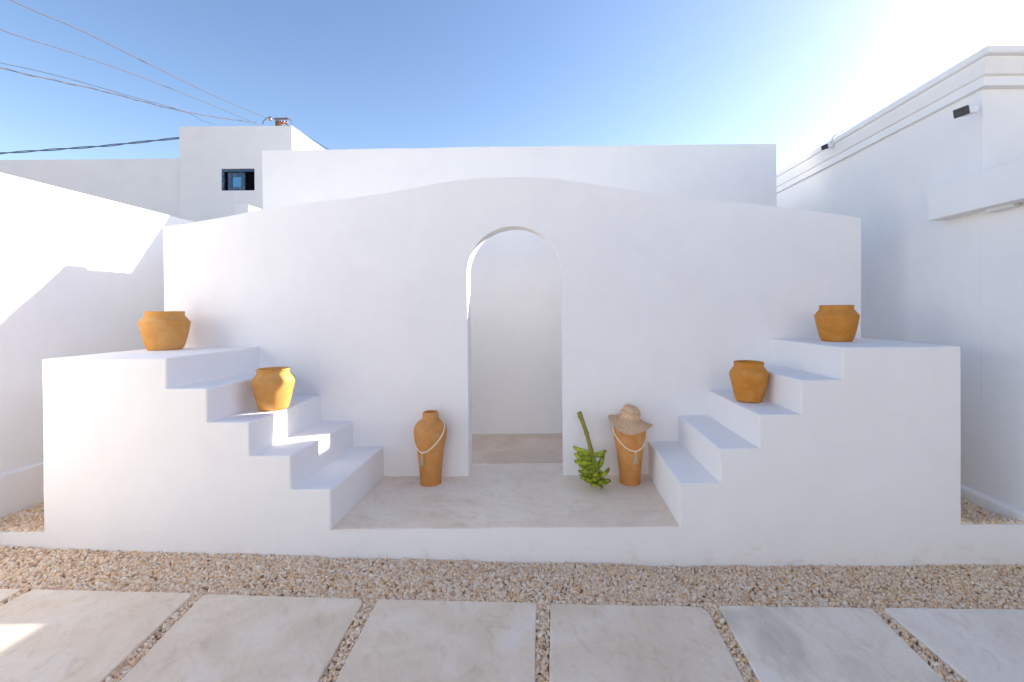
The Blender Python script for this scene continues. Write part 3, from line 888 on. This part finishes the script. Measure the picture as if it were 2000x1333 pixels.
def necklace(loc, label, front, z_lo, z_hi, tassel_len, lean=0.0, tilt=0.0, hi_phase=0.0):
    """rope loop lying on the urn; front = azimuth (radians, 0 = +x) of its lowest point"""
    t = thing('rope_necklace', label, 'necklace', loc, group='rope necklaces on the urns')
    pts = []
    n_ = 96
    for i_ in range(n_):
        ph = 2 * math.pi * i_ / n_
        d_ = abs((ph + math.pi) % (2 * math.pi) - math.pi) / math.pi        # 0 at the front, 1 at the back
        z = z_lo + (z_hi - z_lo) * sinterp([(0, 0), (0.11, 0.045), (0.21, 0.155), (0.37, 0.42), (0.45, 0.60), (0.55, 0.80), (0.7, 0.96), (1, 1.0)], d_)
        r_ = urn_r(z) + 0.0045
        a = front + ph
        pts.append((r_ * math.cos(a), r_ * math.sin(a), z))
    bm = tube(pts, 0.0052, 8, closed=True)
    # twist of the rope: fine relief along its length
    for v in bm.verts:
        v.co += Vector((noise.noise(v.co * 160), noise.noise(v.co * 160 + Vector((9, 3, 1))), 0)) * 0.0006
    obj('rope', bm, M_ROPE, t, smooth=True)
    r0 = urn_r(z_lo) + 0.006
    c0 = Vector((r0 * math.cos(front), r0 * math.sin(front), z_lo - 0.004))
    out = Vector((math.cos(front), math.sin(front), 0))
    bm = bmesh.new(); bmesh.ops.create_uvsphere(bm, u_segments=10, v_segments=8, radius=0.007)
    for v in bm.verts: v.co += c0
    obj('knot', bm, M_ROPE, t, smooth=True)
    side = Vector((-out.y, out.x, 0))
    tbm = bmesh.new(); rr = random.Random(len(label))
    for k_ in range(46):
        u, w_ = rr.uniform(-1, 1), rr.uniform(-0.6, 1)
        L = tassel_len * rr.uniform(0.85, 1.04)
        line = []
        for s_ in np.linspace(0, 1, 5):
            spread = 0.0025 + 0.0135 * s_ ** 0.9
            z = z_lo - 0.006 - L * s_
            rb_ = urn_r(z) + 0.004
            line.append(Vector((rb_ * out.x, rb_ * out.y, z)) + side * (u * spread + lean * s_) + out * (w_ + 0.6) * spread * 0.45)
        tube(line, 0.0016, 4, bm=tbm)
    obj('tassel', tbm, M_TASSEL, t)
    return t
UL, URR = (-0.903, 0.735, -0.002), (0.612, 0.715, -0.002)
urn(UL, 'tall clay urn with its round neck bare, standing left of the doorway', 0.3, 5)
necklace(UL, 'cream rope necklace with tassel on the bare-necked urn left of the doorway', R(-90 - 19), 0.268, 0.505, 0.092, -0.008)
urn(URR, 'tall clay urn with a straw hat on top, standing right of the doorway', 1.9, 8)
necklace(URR, 'cream rope necklace with tassel on the urn under the straw hat', R(-90 + 13), 0.272, 0.462, 0.088, 0.004)

# ------------------------------------------------------------------ straw hat
ht = thing('straw_hat', 'tan woven straw sun hat with a floppy brim, set askew on the right urn', 'hat', (URR[0] + 0.004, URR[1] - 0.008, 0.492), (R(5), R(9), R(0)))
prof_h = [(0.0, 0.100), (0.032, 0.098), (0.052, 0.090), (0.064, 0.075), (0.070, 0.054), (0.073, 0.034), (0.0755, 0.014), (0.080, 0.002), (0.09, -0.005),
          (0.105, -0.010), (0.12, -0.015), (0.135, -0.020), (0.150, -0.024), (0.162, -0.026), (0.168, -0.027)]
def hat_shape(r_, z, a):
    k_ = max(0.0, (r_ - 0.09) / 0.08)
    kk = min(1.0, k_)
    wave = (0.016 * math.cos(2 * a + 0.6) + 0.010 * math.cos(3 * a + 2.2)) * kk ** 1.3
    front = max(0.0, -math.sin(a)) ** 2
    wave -= 0.022 * front * kk ** 1.2                      # the brim droops at the front
    rs = 1 + 0.03 * math.cos(3 * a + 1) * kk
    if r_ < 0.078:                                          # soft crown: dented, its top sloping to the right
        z = z - 0.22 * max(0, z - 0.03) * (math.cos(a - 0.3) * r_ / 0.07)
    return Vector((r_ * rs * math.cos(a), r_ * rs * math.sin(a), z + wave))
bm = bmesh.new(); seg = 72; rings = []
def hat_surface(off, names_r):
    rings = []
    for r_, z in names_r:
        if r_ < 1e-6: rings.append([bm.verts.new(hat_shape(0, z - off, 0))]); continue
        rings.append([bm.verts.new(hat_shape(max(r_ - off * (1 if r_ < 0.09 else 0), 0.002), z - off * (1 if r_ > 0.09 or r_ < 0.06 else 0.3), 2 * math.pi * i_ / seg)) for i_ in range(seg)])
    for A, B in zip(rings, rings[1:]):
        for i_ in range(seg):
            if len(A) == 1: bm.faces.new((A[0], B[i_], B[(i_ + 1) % seg]))
            else: bm.faces.new((A[i_], B[i_], B[(i_ + 1) % seg], A[(i_ + 1) % seg]))
    return rings
fine = [(sinterp([(i_, a[0]) for i_, a in enumerate(prof_h)], q_), sinterp([(i_, a[1]) for i_, a in enumerate(prof_h)], q_)) for q_ in np.linspace(0, len(prof_h) - 1, 44)]
r1_ = hat_surface(0.0, fine); r2_ = hat_surface(0.0035, fine)
for i_ in range(seg): bm.faces.new((r1_[-1][i_], r2_[-1][i_], r2_[-1][(i_ + 1) % seg], r1_[-1][(i_ + 1) % seg]))
bmesh.ops.recalc_face_normals(bm, faces=bm.faces)
ht_m = Matrix.LocRotScale(Vector(ht.location), ht.rotation_euler, None)
ht_i = ht_m.inverted()
for v in bm.verts:                                          # the felted straw rests on neck and shoulder of the urn
    w_ = ht_m @ v.co; q_ = w_ - Vector(URR)
    rad_ = q_.xy.length
    for _k in range(80):
        if q_.z < 0.552 and rad_ < urn_r(max(0.0, q_.z)) + 0.006: q_.z += 0.002
        else: break
    v.co = ht_i @ (q_ + Vector(URR))
# split crown and brim into two parts
brim = bm.copy()
bmesh.ops.delete(bm, geom=[f for f in bm.faces if (f.calc_center_median().xy.length > 0.0785)], context='FACES')
bmesh.ops.delete(brim, geom=[f for f in brim.faces if (f.calc_center_median().xy.length <= 0.0785)], context='FACES')
obj('crown', bm, M_STRAW, ht, smooth=True)
obj('brim', brim, M_STRAW, ht, smooth=True)

# ------------------------------------------------------------------ bunch of green bananas
BB = Vector((0.335, 0.640, 0.0))
bb = thing('banana_bunch', 'bunch of green bananas on a long curved stalk leaning by the doorway', 'bananas', BB)
stalk = [(-0.098, 0.165, 0.520), (-0.088, 0.150, 0.490), (-0.070, 0.125, 0.440), (-0.050, 0.095, 0.380), (-0.032, 0.065, 0.315), (-0.018, 0.040, 0.250),
         (-0.005, 0.015, 0.190), (0.008, 0.0, 0.130), (0.022, -0.005, 0.075), (0.035, -0.008, 0.030)]
sp = [Vector(p_) for p_ in stalk]
sr = [0.0185, 0.0175, 0.0165, 0.0155, 0.015, 0.017, 0.018, 0.016, 0.013, 0.010]
ex_p, ex_r = [], []
for q_ in np.linspace(0, len(sp) - 1, 40):
    ex_p.append(Vector([sinterp([(i_, p_[k_]) for i_, p_ in enumerate(sp)], q_) for k_ in range(3)]))
    r_ = sinterp(list(enumerate(sr)), q_)
    for nd in (1.0, 3.1, 4.9):                                  # old bract scars stand out as knots
        r_ += 0.0045 * math.exp(-((q_ - nd) / 0.12) ** 2)
    ex_r.append(r_)
bm = tube(ex_p, ex_r, 10)
for v in bm.verts: v.co += Vector((noise.noise(v.co * 60), noise.noise(v.co * 60 + Vector((4, 4, 4))), 0)) * 0.002
obj('stalk', bm, M_STALK, bb, smooth=True)
for q_, a_ in ((1.05, 2.9), (3.1, 0.5), (4.9, 3.4)):
    c0 = Vector([sinterp([(i_, p_[k_]) for i_, p_ in enumerate(sp)], q_) for k_ in range(3)])
    d_ = Vector((math.cos(a_), -0.5 * abs(math.sin(a_)), 0.5)).normalized()
    obj('bract_scar', tube([c0 + d_ * 0.010, c0 + d_ * 0.019, c0 + d_ * 0.026], [0.005, 0.004, 0.0015], 6), M_STALK, bb, smooth=True)
def banana_mesh(L, rad, curve, seed):
    rr = random.Random(seed)
    bm = bmesh.new(); n_ = 13; sides = 6
    lay = bm.verts.layers.float.new('tip')
    rings = []
    for i_ in range(n_):
        t_ = i_ / (n_ - 1)
        a = curve * (t_ ** 1.1)
        x = L * (math.sin(a) / curve if curve else t_); z = L * (1 - math.cos(a)) / curve
        body = math.sin(math.pi * min(1, max(0, (t_ - 0.02) / 0.96))) ** 0.42
        r_ = rad * max(0.22, body)
        if t_ < 0.16: r_ = rad * (0.30 + 0.70 * (t_ / 0.16) ** 1.3)
        if t_ > 0.90: r_ = rad * (0.32 + 0.5 * (1 - (t_ - 0.90) / 0.10))
        tg = Vector((math.cos(a), 0, math.sin(a))); nn = Vector((-math.sin(a), 0, math.cos(a))); bb_ = Vector((0, 1, 0))
        ring_ = []
        for j_ in range(sides * 2):
            an = 2 * math.pi * j_ / (sides * 2)
            rg = r_ * (1.0 + 0.07 * math.cos(5 * an))               # five soft ridges
            v = bm.verts.new(Vector((x, 0, z)) + nn * rg * math.cos(an) + bb_ * rg * math.sin(an))
            v[lay] = 0.75 if t_ > 0.99 else (0.0 if t_ > 0.93 else (0.4 if t_ < 0.05 else 0.0))
            ring_.append(v)
        rings.append(ring_)
    for A, B in zip(rings, rings[1:]):
        for j_ in range(sides * 2): bm.faces.new((A[j_], B[j_], B[(j_ + 1) % (sides * 2)], A[(j_ + 1) % (sides * 2)]))
    bm.faces.new(rings[0]); bm.faces.new(list(reversed(rings[-1])))
    bmesh.ops.recalc_face_normals(bm, faces=bm.faces)
    me = bpy.data.meshes.new('banana'); bm.to_mesh(me); bm.free(); me.materials.append(M_BAN)
    for p_ in me.polygons: p_.use_smooth = True
    return me
bmeshes = [banana_mesh(L, r_, c_, k_) for k_, (L, r_, c_) in enumerate([(0.130, 0.0180, 0.75), (0.118, 0.0185, 0.90), (0.138, 0.0175, 0.60), (0.112, 0.0180, 1.0)])]
def put_banana(root, direction, up, mesh_i, scale=1.0):
    x = Vector(direction).normalized()
    z = (Vector(up) - x * Vector(up).dot(x)).normalized(); y = z.cross(x)
    m4 = Matrix((x, y, z)).transposed().to_4x4(); m4 = Matrix.Translation(Vector(root)) @ m4 @ Matrix.Scale(scale, 4)
    o = bpy.data.objects.new('banana', bmeshes[mesh_i]); col.objects.link(o)
    o.parent = bb; o.matrix_local = m4
    return o
def on_stalk(z):
    ps = sorted(((p_.z, p_) for p_ in ex_p), key=lambda q: q[0])
    return min(ex_p, key=lambda p_: abs(p_.z - z))
rb_ = random.Random(5)
tiers = [  # height, azimuth centre, azimuth spread, count, outward elevation, scale
    (0.242, 186, 36, 2, -8, 1.0), (0.236, -18, 40, 3, -10, 0.95),
    (0.208, 192, 44, 3, -8, 1.08), (0.222, -76, 16, 2, -66, 1.05),
    (0.172, 204, 76, 4, -6, 1.06), (0.140, 4, 24, 2, 40, 0.95),
    (0.136, 208, 70, 4, -6, 1.05), (0.085, -20, 50, 2, 8, 0.98), (0.150, -70, 30, 2, -50, 0.85),
    (0.100, 218, 84, 4, -6, 1.0),
    (0.068, 240, 140, 6, -4, 0.92), (0.036, 252, 150, 6, -2, 0.78)]
for (h, az, spread, cnt, el, sc_) in tiers:
    c0 = on_stalk(h)
    for k_ in range(cnt):
        a = R(az + (0 if cnt == 1 else (k_ / (cnt - 1) - 0.5) * spread) + rb_.uniform(-5, 5))
        e_ = R(el + rb_.uniform(-6, 6))
        d_ = Vector((math.cos(a) * math.cos(e_), math.sin(a) * math.cos(e_), math.sin(e_)))
        root = Vector((c0.x, c0.y, h)) + Vector((math.cos(a), math.sin(a), 0)) * 0.010 + Vector((0, 0, rb_.uniform(-0.008, 0.008)))
        tipz = root.z + math.sin(e_) * 0.115 * sc_
        if tipz < 0.022:
            root.z += (0.022 - tipz) * 0.6
        put_banana(root, d_, (0, 0, 1), rb_.randrange(4), sc_ * rb_.uniform(0.92, 1.06))
obj('bud_end', tube([(0.035, -0.008, 0.035), (0.045, -0.022, 0.022), (0.052, -0.04, 0.016), (0.05, -0.062, 0.014)], [0.012, 0.014, 0.012, 0.004], 8), M_STALK, bb, smooth=True)

# ------------------------------------------------------------------ security cameras
def camera_unit(loc, aim, mount_to, label, s=1.0):
    t = thing('security_camera', label, 'camera', loc, group='security cameras')
    x = Vector(aim).normalized(); y = Vector((0, 0, 1)).cross(x).normalized(); z = x.cross(y)
    m4 = Matrix((x, y, z)).transposed().to_4x4()
    def put(name, bm, mt, bev=0.0, smooth=False, par=None):
        bmesh.ops.transform(bm, matrix=m4, verts=bm.verts)
        return obj(name, bm, mt, par or t, bevel=bev, smooth=smooth)
    body = put('housing', box_bm(-0.10 * s, -0.004, -0.043 * s, 0.043 * s, -0.026 * s, 0.026 * s), M_WHITEP, 0.012 * s)
    put('front_plate', box_bm(-0.003, 0.008, -0.045 * s, 0.045 * s, -0.028 * s, 0.028 * s), M_BLACK, 0.010 * s)
    put('lens', tube([(0.008, 0, 0), (0.012, 0, 0)], 0.014 * s, 16), M_BLACK)
    arm = tube([Vector(m) - Vector(loc) for m in mount_to], 0.011 * s, 8)
    obj('bracket', arm, M_WHITEP, t, smooth=True)
    return t
c1 = Vector((2.715, 0.245, 2.590))
camera_unit(c1, (-1.0, -0.30, -0.22), [c1 + Vector((0.11, 0.03, 0.03)), c1 + Vector((0.15, 0.06, 0.045)), (WRX + 0.004, 0.40, 2.66)],
            'security camera with a black face on the upper wall near the house corner')
c2 = Vector((2.745, 1.76, 2.905))
camera_unit(c2, (-1.0, -0.35, -0.25), [c2 + Vector((0.05, 0.01, 0.02)), c2 + Vector((0.06, -0.03, 0.085)), (WRX + 0.00, 1.60, 3.035), (WRX + 0.05, 1.60, 2.98)],
            'security camera perched on top of the cornice, farther from the corner', 0.8)

# light fitting under the terrace parapet
lf = thing('wall_light', 'small oblong light fitting under the projecting terrace parapet on the right', 'light', (2.865, 0.13, 1.935))
bm = box_bm(-0.022, 0.022, -0.09, 0.09, -0.010, 0.011); obj('fitting_body', bm, M_WHITEP, lf, bevel=0.004)
bm = box_bm(-0.018, 0.018, -0.11, -0.0905, -0.008, 0.011); obj('end_bracket', bm, M_FIXT, lf, bevel=0.003)
